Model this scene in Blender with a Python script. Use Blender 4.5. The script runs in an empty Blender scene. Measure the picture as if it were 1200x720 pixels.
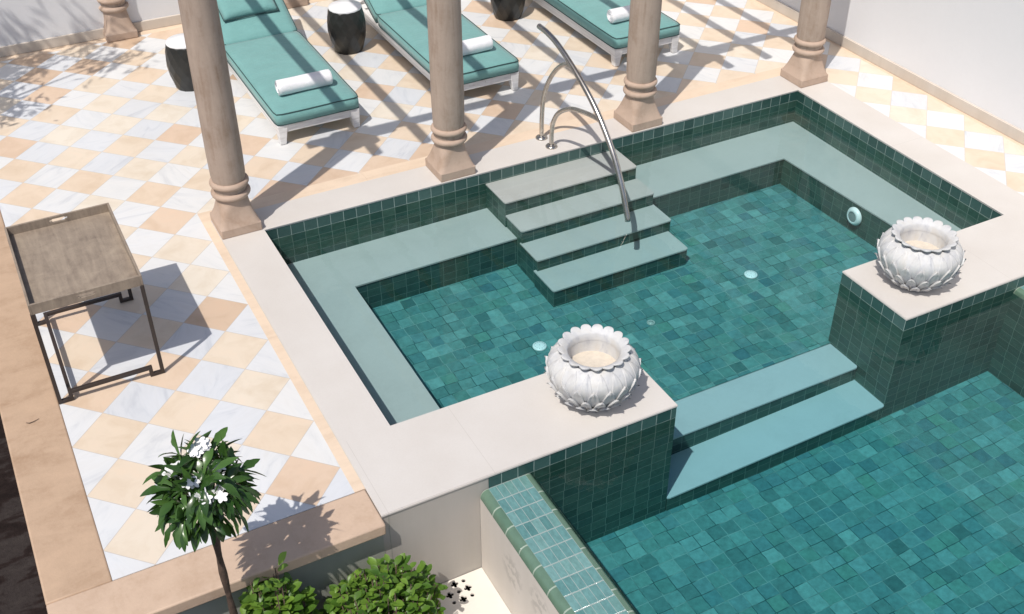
import bpy, bmesh, math, random
from mathutils import Vector, Matrix
random.seed(7)
R = math.radians
scene = bpy.context.scene
COL = scene.collection

# ------------------------------------------------------------------ object helpers
def tag(o, label=None, cat=None, group=None, kind=None):
    if label: o['label'] = label
    if cat: o['category'] = cat
    if group: o['group'] = group
    if kind: o['kind'] = kind
    return o

def thing(name, label, cat, loc=(0, 0, 0), rz=0, group=None):
    o = bpy.data.objects.new(name, None)
    o.empty_display_size = .1
    COL.objects.link(o); o.location = loc; o.rotation_euler = (0, 0, rz)
    return tag(o, label, cat, group)

def copy_tree(o, parent=None):
    c = o.copy(); COL.objects.link(c)
    if parent: c.parent = parent
    for ch in list(o.children): copy_tree(ch, c)
    return c

class MB:
    """collects shapes for one mesh; world coordinates unless given an origin"""
    def __init__(s, origin=(0, 0, 0)):
        s.bm = bmesh.new(); s.uv = s.bm.loops.layers.uv.new('UVMap'); s.o = Vector(origin)
    def v(s, p): return s.bm.verts.new(Vector(p) - s.o)
    def face(s, pts, uvs=None, smooth=False):
        f = s.bm.faces.new([s.v(p) for p in pts]); f.smooth = smooth
        if uvs:
            for l, u in zip(f.loops, uvs): l[s.uv].uv = u
        return f
    def box(s, x0, x1, y0, y1, z0, z1, bev=0, seg=2, M=None):
        vs = [s.bm.verts.new((Vector((x, y, z)) if M is None else M @ Vector((x, y, z))) - s.o)
              for z in (z0, z1) for y in (y0, y1) for x in (x0, x1)]
        fs = [s.bm.faces.new([vs[i] for i in q]) for q in
              ((0, 2, 3, 1), (4, 5, 7, 6), (0, 1, 5, 4), (2, 6, 7, 3), (0, 4, 6, 2), (1, 3, 7, 5))]
        if bev:
            es = list({e for f in fs for e in f.edges})
            r = bmesh.ops.bevel(s.bm, geom=es, offset=bev, segments=seg, profile=.5, affect='EDGES')
            for f in r['faces']: f.smooth = True
        return s
    def grid(s, rows, close_u=False, smooth=True):
        vv = [[s.v(p) for p in r] for r in rows]
        n = len(rows[0])
        for i in range(len(rows) - 1):
            for j in range(n if close_u else n - 1):
                k = (j + 1) % n
                f = s.bm.faces.new((vv[i][j], vv[i][k], vv[i + 1][k], vv[i + 1][j])); f.smooth = smooth
        return vv
    def lathe(s, prof, c=(0, 0, 0), n=48, smooth=True, cap0=False, cap1=False):
        rows = [[(c[0] + r * math.cos(2 * math.pi * k / n), c[1] + r * math.sin(2 * math.pi * k / n), c[2] + z)
                 for k in range(n)] for r, z in prof]
        vv = s.grid(rows, True, smooth)
        if cap0: s.bm.faces.new(list(reversed(vv[0])))
        if cap1: s.bm.faces.new(vv[-1])
        return s
    def tube(s, pts, rad, n=12, caps=True):
        pts = [Vector(p) for p in pts]
        rads = rad if isinstance(rad, (list, tuple)) else [rad] * len(pts)
        t0 = (pts[1] - pts[0]).normalized()
        up = Vector((0, 0, 1)) if abs(t0.z) < .9 else Vector((1, 0, 0))
        a = t0.cross(up).normalized(); rows = []
        for i, p in enumerate(pts):
            t = (pts[min(i + 1, len(pts) - 1)] - pts[max(i - 1, 0)]).normalized()
            a = (a - t * a.dot(t)).normalized(); b = t.cross(a)
            rows.append([p + rads[i] * (a * math.cos(2 * math.pi * k / n) + b * math.sin(2 * math.pi * k / n)) for k in range(n)])
        vv = s.grid(rows, True)
        if caps:
            s.bm.faces.new(list(reversed(vv[0]))); s.bm.faces.new(vv[-1])
        return s
    def build(s, name, mat, parent=None, loc=None, rot=None):
        bmesh.ops.recalc_face_normals(s.bm, faces=s.bm.faces) if getattr(s, 'recalc', True) else None
        me = bpy.data.meshes.new(name); s.bm.to_mesh(me); s.bm.free()
        me.materials.append(mat)
        o = bpy.data.objects.new(name, me); COL.objects.link(o)
        if parent: o.parent = parent
        if loc is not None: o.location = loc
        elif not parent: o.location = s.o
        if rot: o.rotation_euler = rot
        return o

def spline(pts, n=8):
    P = [Vector(p) for p in pts]; P = [P[0] * 2 - P[1]] + P + [P[-1] * 2 - P[-2]]
    out = []
    for i in range(1, len(P) - 2):
        a, b, c, d = P[i - 1:i + 3]
        for k in range(n):
            t = k / n
            out.append(.5 * ((2 * b) + (c - a) * t + (2 * a - 5 * b + 4 * c - d) * t * t + (3 * b - a - 3 * c + d) * t ** 3))
    out.append(P[-2]); return out

# ------------------------------------------------------------------ material helpers
class NT:
    def __init__(s, name):
        s.m = bpy.data.materials.new(name); s.m.use_nodes = True
        s.t = s.m.node_tree; s.n = s.t.nodes
        s.b = s.n['Principled BSDF']; s.out = s.n['Material Output']
    def node(s, typ, **kw):
        n = s.n.new(typ)
        for k, v in kw.items():
            if k.startswith('i_'):
                n.inputs[k[2:].replace('_', ' ')].default_value = v
            else: setattr(n, k, v)
        return n
    def link(s, a, b): s.t.links.new(a, b)
    def math(s, op, a, b=None, clamp=False):
        n = s.n.new('ShaderNodeMath'); n.operation = op; n.use_clamp = clamp
        for i, x in enumerate((a, b)):
            if x is None: continue
            if hasattr(x, 'is_linked'): s.link(x, n.inputs[i])
            else: n.inputs[i].default_value = x
        return n.outputs[0]
    def mix(s, f, a, b, mode='MIX'):
        n = s.n.new('ShaderNodeMix'); n.data_type = 'RGBA'; n.blend_type = mode
        for i, x in ((0, f), (6, a), (7, b)):
            if hasattr(x, 'is_linked'): s.link(x, n.inputs[i])
            elif i == 0: n.inputs[0].default_value = x
            else: n.inputs[i].default_value = (*x, 1)
        return n.outputs[2]
    def ramp(s, f, stops, interp='LINEAR'):
        n = s.n.new('ShaderNodeValToRGB'); cr = n.color_ramp; cr.interpolation = interp
        while len(cr.elements) < len(stops): cr.elements.new(.5)
        for e, (p, c) in zip(cr.elements, stops):
            e.position = p; e.color = (*c, 1) if isinstance(c, (tuple, list)) else (c, c, c, 1)
        s.link(f, n.inputs[0]); return n.outputs[0]
    def coord(s, kind='Object'): return s.n.new('ShaderNodeTexCoord').outputs[kind]
    def world(s): return s.n.new('ShaderNodeNewGeometry').outputs['Position']
    def mapping(s, v, scale=(1, 1, 1), rot=(0, 0, 0), loc=(0, 0, 0)):
        n = s.n.new('ShaderNodeMapping'); s.link(v, n.inputs[0])
        n.inputs['Scale'].default_value = scale; n.inputs['Rotation'].default_value = rot; n.inputs['Location'].default_value = loc
        return n.outputs[0]
    def noise(s, v, scale, detail=4, rough=.5, dist=0, out=0):
        n = s.n.new('ShaderNodeTexNoise'); s.link(v, n.inputs['Vector'])
        n.inputs['Scale'].default_value = scale; n.inputs['Detail'].default_value = detail
        n.inputs['Roughness'].default_value = rough; n.inputs['Distortion'].default_value = dist
        return n.outputs[out]
    def bump(s, h, strength=.3, dist=.01, normal=None):
        n = s.n.new('ShaderNodeBump'); s.link(h, n.inputs['Height'])
        n.inputs['Strength'].default_value = strength; n.inputs['Distance'].default_value = dist
        if normal is not None: s.link(normal, n.inputs['Normal'])
        s.link(n.outputs[0], s.b.inputs['Normal']); return n.outputs[0]
    def base(s, c): s.link(c, s.b.inputs['Base Color'])
    def set(s, **kw):
        for k, v in kw.items(): s.b.inputs[k.replace('_', ' ')].default_value = v

def simple(name, c, rough=.6, var=.12, scale=8, bump=.15, bscale=60, metal=0, spec=.5):
    t = NT(name); p = t.coord()
    n = t.noise(p, scale, 5, .6)
    lo = tuple(x * (1 - var) for x in c); hi = tuple(min(1, x * (1 + var)) for x in c)
    t.base(t.ramp(n, [(.3, lo), (.7, hi)])); t.set(Roughness=rough, Metallic=metal)
    t.b.inputs['Specular IOR Level'].default_value = spec
    if bump: t.bump(t.noise(p, bscale, 4, .6), bump, .004)
    return t.m

def tile_mat(name, cols, grout, g=.03, wobble=.0, rough=.18, tilt=.5, inner=.25, grout_mix=1., spec=.5, grout_shade=None):
    t = NT(name)
    uv = t.node('ShaderNodeUVMap', uv_map='UVMap').outputs[0]
    if wobble:
        nc = t.noise(uv, .8, 2, .5, out=1)
        sub = t.node('ShaderNodeVectorMath', operation='SUBTRACT'); t.link(nc, sub.inputs[0]); sub.inputs[1].default_value = (.5, .5, .5)
        sc = t.node('ShaderNodeVectorMath', operation='SCALE'); t.link(sub.outputs[0], sc.inputs[0]); sc.inputs['Scale'].default_value = wobble
        ad = t.node('ShaderNodeVectorMath', operation='ADD'); t.link(uv, ad.inputs[0]); t.link(sc.outputs[0], ad.inputs[1]); puv = ad.outputs[0]
    else: puv = uv
    # hand-laid rows: shift each row a little
    sx = t.node('ShaderNodeSeparateXYZ'); t.link(puv, sx.inputs[0])
    u, v = sx.outputs[0], sx.outputs[1]
    if wobble:
        wn = t.node('ShaderNodeTexWhiteNoise', noise_dimensions='1D'); t.link(t.math('FLOOR', v), wn.inputs['W'])
        u = t.math('ADD', u, t.math('MULTIPLY', wn.outputs[0], wobble * 1.2))
    fu, fv = t.math('FLOOR', u), t.math('FLOOR', v)
    cu, cv = t.math('SUBTRACT', t.math('SUBTRACT', u, fu), .5), t.math('SUBTRACT', t.math('SUBTRACT', v, fv), .5)
    cell = t.node('ShaderNodeCombineXYZ'); t.link(fu, cell.inputs[0]); t.link(fv, cell.inputs[1])
    w = t.node('ShaderNodeTexWhiteNoise', noise_dimensions='2D'); t.link(cell.outputs[0], w.inputs['Vector'])
    n = len(cols); col = t.ramp(w.outputs[0], [(i / (n - 1), c) for i, c in enumerate(cols)])
    nz = t.noise(uv, 2.2, 5, .65)
    col = t.mix(inner, col, t.ramp(nz, [(.25, .35), (.75, 1.25)]), 'MULTIPLY')
    e = t.math('MAXIMUM', t.math('ABSOLUTE', cu), t.math('ABSOLUTE', cv))
    gm = t.math('GREATER_THAN', e, .5 - g)
    if grout_mix < 1:
        gn = t.noise(uv, .9, 3, .6)
        gm2 = t.math('MULTIPLY', gm, t.ramp(gn, [(.35, 0.1), (.6, grout_mix)]))
    else: gm2 = gm
    gcol = grout if grout_shade is None else t.mix(t.ramp(t.noise(uv, .55, 2, .5), [(.44, 0.), (.56, 1.)]), grout, grout_shade)  # dark second tone paints the shade along raised tile edges, placed by noise
    t.base(t.mix(gm2, col, gcol))
    w2 = t.node('ShaderNodeTexWhiteNoise', noise_dimensions='3D'); ad2 = t.node('ShaderNodeVectorMath', operation='ADD')
    t.link(cell.outputs[0], ad2.inputs[0]); ad2.inputs[1].default_value = (3.3, 7.7, 1.1); t.link(ad2.outputs[0], w2.inputs['Vector'])
    s2 = t.node('ShaderNodeSeparateColor'); t.link(w2.outputs[1], s2.inputs[0])
    h = t.math('ADD', t.math('MULTIPLY', cu, t.math('SUBTRACT', s2.outputs[0], .5)), t.math('MULTIPLY', cv, t.math('SUBTRACT', s2.outputs[1], .5)))
    h = t.math('ADD', t.math('MULTIPLY', h, tilt), t.math('MULTIPLY', nz, .10))
    h = t.math('SUBTRACT', h, t.math('MULTIPLY', t.math('SMOOTH_MIN', gm, 1), .10))
    t.bump(h, .5, .012)
    t.set(Roughness=rough); t.b.inputs['Specular IOR Level'].default_value = spec
    return t.m

# ------------------------------------------------------------------ materials
D = .4179
def make_marble():
    t = NT('marble_diamonds'); P = t.world()
    s = t.node('ShaderNodeSeparateXYZ'); t.link(P, s.inputs[0])
    p = t.math('DIVIDE', t.math('ADD', s.outputs[0], .569), D); q = t.math('DIVIDE', t.math('ADD', s.outputs[1], 2.478), D)
    u = t.math('ADD', t.math('ADD', p, q), .5); v = t.math('ADD', t.math('SUBTRACT', p, q), .5)
    fu, fv = t.math('FLOOR', u), t.math('FLOOR', v)
    cu = t.math('ABSOLUTE', t.math('SUBTRACT', t.math('SUBTRACT', u, fu), .5)); cv = t.math('ABSOLUTE', t.math('SUBTRACT', t.math('SUBTRACT', v, fv), .5))
    par = t.math('FLOORED_MODULO', t.math('ADD', fu, fv), 2.0)
    cell = t.node('ShaderNodeCombineXYZ'); t.link(fu, cell.inputs[0]); t.link(fv, cell.inputs[1])
    w = t.node('ShaderNodeTexWhiteNoise', noise_dimensions='2D'); t.link(cell.outputs[0], w.inputs['Vector'])
    sc = t.node('ShaderNodeVectorMath', operation='SCALE'); t.link(w.outputs[1], sc.inputs[0]); sc.inputs['Scale'].default_value = 37
    ad = t.node('ShaderNodeVectorMath', operation='ADD'); t.link(P, ad.inputs[0]); t.link(sc.outputs[0], ad.inputs[1]); Q = ad.outputs[0]
    peach = t.ramp(w.outputs[0], [(0, (.73, .665, .57)), (.25, (.715, .62, .505)), (.5, (.705, .59, .465)), (.78, (.70, .565, .435)), (.87, (.67, .51, .385)), (.95, (.60, .45, .33)), (1, (.52, .385, .285))])
    pn = t.noise(Q, 5, 6, .62, .6)
    peach = t.mix(.55, peach, t.ramp(pn, [(.25, (.78, .70, .60)), (.55, (1, 1, 1)), (.8, (1.08, 1.0, .95))]), 'MULTIPLY')
    white = t.ramp(w.outputs[0], [(0, (.62, .635, .665)), (.5, (.68, .685, .695)), (1, (.71, .705, .695))])
    mp = t.node('ShaderNodeVectorRotate', rotation_type='Z_AXIS'); t.link(Q, mp.inputs[0]); t.link(t.math('MULTIPLY', w.outputs[0], 6.3), mp.inputs['Angle'])
    ms = t.mapping(mp.outputs[0], (9, 2.2, 1))
    vein = t.noise(ms, 1, 7, .62, 1.2)
    white = t.mix(.6, white, t.ramp(vein, [(.30, (.70, .72, .76)), (.44, (.93, .94, .95)), (.55, (1, 1, 1)), (.72, (.92, .91, .89))]), 'MULTIPLY')
    col = t.mix(par, peach, white)
    dirt = t.noise(P, 1.3, 5, .6); col = t.mix(.35, col, t.ramp(dirt, [(.3, (.90, .87, .82)), (.6, (1, 1, 1))]), 'MULTIPLY')
    e = t.math('MAXIMUM', cu, cv); gm = t.math('GREATER_THAN', e, .4925)
    t.base(t.mix(t.math('MULTIPLY', gm, .6), col, (.45, .40, .36)))
    t.set(Roughness=.42); t.bump(t.math('SUBTRACT', t.math('MULTIPLY', t.noise(P, 40, 3), .15), gm), .12, .004)
    return t.m

def make_sandstone(name, c, streak=(1.2, 7, 1), rough=.7, var=.22, grain=.5):
    t = NT(name); P = t.world(); m = t.mapping(P, streak)
    n1 = t.noise(m, 1.6, 6, .6, .8); n2 = t.noise(P, 3.5, 6, .65); n3 = t.noise(P, 45, 4, .7)
    f = t.math('ADD', t.math('ADD', t.math('MULTIPLY', n1, grain), t.math('MULTIPLY', n2, .85 - grain)), t.math('MULTIPLY', n3, .15))
    lo = tuple(x * k for x, k in zip(c, (1 - var, 1 - var * 1.25, 1 - var * 1.5))); hi = tuple(min(.9, x * (1 + var * .6)) for x in c)
    t.base(t.ramp(f, [(.32, lo), (.5, c), (.68, hi)])); t.set(Roughness=rough)
    t.bump(t.noise(P, 55, 5, .65), .25, .004); return t.m

def make_coping():
    t = NT('pale_coping_stone'); P = t.world(); s = t.node('ShaderNodeSeparateXYZ'); t.link(P, s.inputs[0])
    n1 = t.noise(P, 2.2, 5, .6); n2 = t.noise(P, 90, 3, .6)
    c = t.ramp(n1, [(.3, (.585, .545, .505)), (.7, (.63, .595, .56))])
    c = t.mix(.15, c, t.ramp(n2, [(.35, (.85, .83, .80)), (.6, (1, 1, 1))]), 'MULTIPLY')
    def line(val, axis, w=.0016):
        return t.math('LESS_THAN', t.math('ABSOLUTE', t.math('SUBTRACT', s.outputs[axis], val)), w)
    fr = t.math('LESS_THAN', s.outputs[1], -2.309)
    j = t.math('MULTIPLY', line(-.258, 0), fr)
    for x in (.36, 4.2): j = t.math('MAXIMUM', j, t.math('MULTIPLY', line(x, 0), fr))
    j = t.math('MAXIMUM', j, t.math('MULTIPLY', line(-1.15, 1), t.math('GREATER_THAN', s.outputs[0], 4.7)))
    j = t.math('MULTIPLY', j, .35)
    t.base(t.mix(j, c, (.38, .34, .30))); t.set(Roughness=.55); t.bump(n2, .08, .003); return t.m

def make_slab(name, k):
    t = NT(name); P = t.world()
    n1 = t.noise(P, 2.5, 6, .65, .4); n2 = t.noise(P, 30, 4, .6)
    f = t.math('ADD', t.math('MULTIPLY', n1, .75), t.math('MULTIPLY', n2, .25))
    t.base(t.ramp(f, [(.3, tuple(x * .92 for x in k)), (.5, k), (.7, tuple(x * 1.05 for x in k))])); t.set(Roughness=.5); return t.m

def make_plaster(name, c, stain=0.0, spots=()):
    t = NT(name); P = t.world()
    n1 = t.noise(P, .8, 5, .6); n2 = t.noise(P, 25, 5, .7)
    lo = tuple(x * .955 for x in c)
    col = t.ramp(t.math('ADD', t.math('MULTIPLY', n1, .7), t.math('MULTIPLY', n2, .3)), [(.35, lo), (.65, c)])
    if stain:
        m = t.mapping(P, (6, 6, .8)); sn = t.noise(m, 1, 5, .6)
        col = t.mix(stain, col, t.ramp(sn, [(.35, (.75, .74, .70)), (.6, (1, 1, 1))]), 'MULTIPLY')
    s = None
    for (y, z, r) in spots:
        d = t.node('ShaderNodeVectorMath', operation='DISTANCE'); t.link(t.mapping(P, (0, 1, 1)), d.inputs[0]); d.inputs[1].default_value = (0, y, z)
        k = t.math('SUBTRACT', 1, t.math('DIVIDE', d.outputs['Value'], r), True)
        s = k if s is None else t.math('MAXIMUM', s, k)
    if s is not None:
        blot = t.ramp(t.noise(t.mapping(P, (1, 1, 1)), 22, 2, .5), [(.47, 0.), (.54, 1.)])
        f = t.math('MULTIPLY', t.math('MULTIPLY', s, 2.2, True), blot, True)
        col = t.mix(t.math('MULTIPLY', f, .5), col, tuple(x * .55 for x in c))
    t.base(col); t.set(Roughness=.75); t.bump(n2, .08, .004); return t.m

def make_water():
    t = NT('pool_water'); t.n.remove(t.b)
    P = t.world()
    bn = t.node('ShaderNodeBump'); t.link(t.noise(t.mapping(P, (1, 1, 1)), 4.0, 3, .5, .5), bn.inputs['Height']); bn.inputs['Strength'].default_value = .05; bn.inputs['Distance'].default_value = .02
    gl = t.node('ShaderNodeBsdfGlossy'); gl.inputs['Roughness'].default_value = .02; t.link(bn.outputs[0], gl.inputs['Normal'])
    tr = t.node('ShaderNodeBsdfTransparent')
    fr = t.node('ShaderNodeFresnel'); fr.inputs['IOR'].default_value = 1.33; t.link(bn.outputs[0], fr.inputs['Normal'])
    mx = t.node('ShaderNodeMixShader'); t.link(fr.outputs[0], mx.inputs[0]); t.link(tr.outputs[0], mx.inputs[1]); t.link(gl.outputs[0], mx.inputs[2])
    t.link(mx.outputs[0], t.out.inputs['Surface'])
    va = t.node('ShaderNodeVolumeAbsorption'); va.inputs['Color'].default_value = (.50, .90, .945, 1); va.inputs['Density'].default_value = 1.0
    t.link(va.outputs[0], t.out.inputs['Volume']); return t.m

def make_fabric(name, c, scale=350, sheen=.2):
    t = NT(name); P = t.coord()
    n = t.noise(P, 5, 4, .6); w = t.noise(t.mapping(P, (1, 1, 1)), scale, 2, .5)
    col = t.ramp(n, [(.3, tuple(x * .92 for x in c)), (.7, tuple(x * 1.06 for x in c))])
    col = t.mix(.25, col, t.ramp(w, [(.35, .75), (.65, 1.15)]), 'MULTIPLY')
    t.base(col); t.set(Roughness=.9); t.b.inputs['Sheen Weight'].default_value = sheen
    h = t.math('ADD', t.math('ADD', t.math('MULTIPLY', w, .2), t.noise(P, 9, 3, .5)), t.math('MULTIPLY', t.noise(t.mapping(P, (2.5, 9, 3), (0, 0, .5)), 1.6, 3, .5, .8), 1.4))
    t.bump(h, .3, .02); return t.m

def make_whitewash():
    t = NT('whitewashed_wood'); P = t.world()
    g = t.noise(t.mapping(P, (4, 1.2, 30)), 2, 5, .65); k = t.noise(P, 26, 4, .65)
    col = t.ramp(g, [(.3, (.60, .58, .56)), (.6, (.78, .77, .76))])
    col = t.mix(t.ramp(k, [(.66, 0.), (.72, .8)]), col, (.30, .24, .19))
    t.base(col); t.set(Roughness=.6); t.bump(g, .2, .004); return t.m

def make_tray():
    t = NT('weathered_tray_wood'); P = t.world()
    g = t.noise(t.mapping(P, (30, 3, 3)), 1, 6, .65, .6); k = t.noise(P, 9, 6, .68, .5); f = t.noise(P, 90, 3, .6)
    col = t.ramp(t.math('ADD', t.math('MULTIPLY', g, .45), t.math('MULTIPLY', k, .55)), [(.3, (.17, .13, .10)), (.48, (.27, .215, .165)), (.66, (.36, .29, .22))])
    col = t.mix(t.ramp(f, [(.62, 0.), (.72, .35)]), col, (.10, .06, .04))
    t.base(col); t.set(Roughness=.6); t.bump(g, .3, .003); return t.m

def make_whitemarble():
    t = NT('carved_white_marble'); P = t.coord()
    v = t.noise(t.mapping(P, (9, 9, 4), (0.5, .3, .4)), 1, 7, .62, 1.4); k = t.noise(P, 35, 4, .6)
    col = t.ramp(v, [(.28, (.38, .39, .42)), (.42, (.54, .54, .55)), (.55, (.60, .595, .585)), (.75, (.57, .54, .50))])
    ao = t.node('ShaderNodeNewGeometry').outputs['Pointiness']
    grime = t.ramp(t.noise(P, 14, 4, .6), [(.45, 0.), (.75, .35)])
    col = t.mix(grime, col, (.42, .395, .36))
    t.base(col); t.set(Roughness=.6); t.bump(k, .15, .004); return t.m

def make_leaf(name, c1, c2, rough=.35, trans=.25):
    t = NT(name); oi = t.node('ShaderNodeNewGeometry')
    col = t.ramp(oi.outputs['Random Per Island'], [(0, c1), (.6, tuple((a + b) / 2 for a, b in zip(c1, c2))), (1, c2)])
    n = t.noise(t.coord(), 30, 3, .5); col = t.mix(.4, col, t.ramp(n, [(.3, .7), (.7, 1.25)]), 'MULTIPLY')
    t.base(col); t.set(Roughness=rough)
    tl = t.node('ShaderNodeBsdfTranslucent'); t.link(t.mix(1, col, (1.4, 1.5, .6), 'MULTIPLY'), tl.inputs[0])
    mx = t.node('ShaderNodeMixShader'); mx.inputs[0].default_value = trans
    t.link(t.b.outputs[0], mx.inputs[1]); t.link(tl.outputs[0], mx.inputs[2]); t.link(mx.outputs[0], t.out.inputs['Surface']); return t.m

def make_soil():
    t = NT('shaded_wet_soil'); P = t.world()
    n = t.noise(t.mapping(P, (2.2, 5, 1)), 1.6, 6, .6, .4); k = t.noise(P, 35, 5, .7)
    col = t.ramp(n, [(.40, (.014, .0095, .009)), (.50, (.021, .014, .013)), (.56, (.034, .027, .026)), (.7, (.042, .034, .032))])  # mottled soil, with the shade lying over it put into the colour
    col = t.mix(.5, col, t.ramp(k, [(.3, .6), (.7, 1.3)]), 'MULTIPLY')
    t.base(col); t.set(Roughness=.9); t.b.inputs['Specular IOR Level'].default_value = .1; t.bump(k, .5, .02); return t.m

M = dict(
    marble=make_marble(), coping=make_coping(), slab=make_slab('wet_slab_stone', (.395, .420, .410)), deepslab=make_slab('deep_slab_stone', (.43, .46, .475)),
    border=make_sandstone('peach_sandstone', (.465, .325, .222), (1.8, 4.2, 1), .7, .27, .4), border_pale=make_sandstone('pale_sandstone', (.545, .40, .295), (3.4, 1.6, 1), .7, .22, .35), strip=make_sandstone('pale_peach_strip', (.70, .555, .42), var=.13),
    column=make_sandstone('column_sandstone', (.40, .31, .25), (14, 14, 1.6), .8, .30, .45), colbase=make_sandstone('column_base_sandstone', (.45, .335, .26), (3.5, 3.5, 3.5), .75, .24),
    wall=make_plaster('white_plaster', (.745, .74, .75)), skirting=make_plaster('beige_skirting', (.60, .53, .46), .3),
    panel=make_plaster('grey_beige_panel', (.43, .40, .365), .25), retain=make_plaster('grey_green_render', (.34, .35, .305), .35),
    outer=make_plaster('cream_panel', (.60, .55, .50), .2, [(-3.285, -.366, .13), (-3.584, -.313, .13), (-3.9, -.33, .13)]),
    channel=make_plaster('cream_floor_stone', (.76, .71, .64), .15),
    walltile=tile_mat('green_wall_tile', [(.024, .064, .056), (.052, .106, .096), (.038, .088, .079), (.064, .122, .110), (.028, .075, .067)], (.28, .35, .325), .022, .04, .2, .6),
    subtile=tile_mat('green_submerged_tile', [(.022, .070, .055), (.050, .115, .092), (.034, .092, .074), (.058, .122, .098), (.026, .078, .064), (.04, .10, .088)], (.135, .205, .18), .021, .10, .3, .3, .5, 1., .2),
    floortile=tile_mat('teal_floor_tile', [(.05, .140, .138), (.12, .285, .27), (.075, .19, .185), (.155, .335, .32), (.09, .225, .23), (.10, .26, .215), (.06, .165, .185), (.135, .30, .295), (.085, .22, .20), (.075, .205, .215), (.115, .27, .25)], (.16, .29, .275), .024, .17, .3, 2.6, .5, 1., .2, (.02, .075, .072)),
    edgetile=tile_mat('pale_glass_tile', [(.095, .225, .22), (.15, .305, .30), (.12, .265, .26), (.185, .345, .335), (.14, .285, .265)], (.31, .38, .36), .034, .03, .12, .9, .45),
    nose=tile_mat('olive_green_bullnose', [(.10, .18, .125), (.13, .215, .155), (.115, .195, .14)], (.33, .40, .33), .03, 0, .18, .3),
    water=make_water(), cushion=make_fabric('teal_canvas', (.165, .355, .34)), piping=simple('dark_piping', (.03, .07, .07), .8, bump=0),
    towel=make_fabric('white_towelling', (.82, .81, .83), 220, .3), whitewash=make_whitewash(), tray=make_tray(),
    iron=simple('dark_bronze_iron', (.035, .024, .020), .45, .2), pot=make_whitemarble(),
    potsoil=simple('cream_sand', (.62, .55, .46), .9, .1, 30, .4, 120), drum=simple('black_glazed_drum', (.020, .020, .018), .36, .3, 12, .1, 40),
    drumtop=simple('white_drum_top', (.78, .78, .79), .3, .03), steel=None, plastic=simple('white_pool_plastic', (.75, .78, .78), .35, .03, bump=0),
    greyplastic=simple('grey_grille', (.25, .29, .29), .5, .1, bump=0), dark=simple('dark_gap', (.01, .01, .01), .9, bump=0),
    leaf=make_leaf('glossy_dark_leaf', (.026, .070, .015), (.080, .165, .036), .26, .2), bush=make_leaf('bright_shrub_leaf', (.055, .130, .016), (.185, .315, .045), .4, .28),
    tleaf=make_leaf('tree_leaf', (.03, .07, .015), (.06, .12, .03), .5, .2), petal=simple('white_flower_petal', (.82, .82, .80), .6, .04, bump=0), yolk=simple('yellow_flower_eye', (.8, .6, .1), .6, bump=0),
    bark=simple('brown_bark', (.085, .055, .040), .85, .4, 40, .6, 90), soil=make_soil(), beam=make_sandstone('pergola_timber', (.30, .22, .16), (2, 2, 8)))
def make_steel():
    t = NT('brushed_stainless'); P = t.coord()
    t.base(t.ramp(t.noise(P, 20, 4), [(.3, (.42, .39, .35)), (.7, (.55, .52, .48))])); t.set(Metallic=1, Roughness=.27); return t.m
M['steel'] = make_steel()

# ------------------------------------------------------------------ fitted dimensions (metres)
L, W, WF = 4.784, 2.308, 2.908          # plunge pool length, depth, and the front face of the plinths
XA, XB = 1.535, 3.2825                  # the opening between the two plinths
ZW = -.1025

# ------------------------------------------------------------------ setting
def struct(name, mb, mat, kind='structure'): return tag(mb.build(name, mat), kind=kind)
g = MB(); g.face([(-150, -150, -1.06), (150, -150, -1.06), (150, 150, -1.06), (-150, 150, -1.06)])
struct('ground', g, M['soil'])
g = MB()
for (x0, x1, y0, y1) in ((-1.612, -.358, -2.69, .4345), (-1.612, 5.69, .4345, 3.86), (5.115, 5.69, -4.6, .4345)):
    g.box(x0, x1, y0, y1, -.25, -.003)
struct('marble_paving', g, M['marble'])
g = MB(); g.box(-1.925, -1.612, -2.6905, 3.95, -.075, 0, .010)
struct('stone_border', g, M['border'])
g = MB(); g.box(-1.925, -.2995, -2.978, -2.6915, -.075, 0, .010)
struct('stone_border', g, M['border_pale'])
g = MB()
g.box(-.358, -.298, -2.69, .4345, -.2, -.002)
for a, b in ((-.298, .911), (.912, 2.9), (2.901, 4.35), (4.351, 5.115)): g.box(a, b, .2975, .4345, -.2, -.002)
g.box(-1.612, 5.69, 3.86, 3.95, -.2, -.002); g.box(5.69, 5.74, -4.6, 3.95, -.2, -.002)
struct('paving_edge_strip', g, M['strip'])
g = MB()
hx0, hx1, hy0, hy1 = -.03, .182, -3.11, -2.9095
for (x0, x1, y0, y1) in ((-.62, hx0, -5.6, -2.9095), (hx1, .2655, -5.6, -2.9095), (hx0, hx1, -5.6, hy0)):
    g.box(x0, x1, y0, y1, -.735, -.711)
struct('channel_floor', g, M['channel'])
g = MB(); g.box(hx0 - .05, hx1 + .05, hy0 - .05, hy1 + .05, -1.05, -.86); struct('drain_pit_shade', g, M['dark'])  # black block painted as the shade seen through the drain holes
g = MB(); g.box(-1.90, -.625, -5.6, -2.91, -.9, -.74)
struct('planting_bed', g, M['soil'])

# water: one closed volume, both pools share one level
g = MB(); e = .005
poly = [(-e, e), (L + e, e), (L + e, -W - e), (XB + e, -W - e), (XB + e, -WF + e), (4.268, -WF + e), (4.268, -5.61), (.578, -5.61), (.578, -WF + e), (XA - e, -WF + e), (XA - e, -W - e), (-e, -W - e)]
top = [(x, y, ZW) for x, y in poly]; bot = [(x, y, -1.02) for x, y in poly]
g.face(top); g.face(list(reversed(bot)))
for i in range(len(poly)):
    j = (i + 1) % len(poly); g.face([top[j], top[i], bot[i], bot[j]])
bmesh.ops.remove_doubles(g.bm, verts=g.bm.verts, dist=1e-4)
struct('water', g, M['water'])

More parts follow.
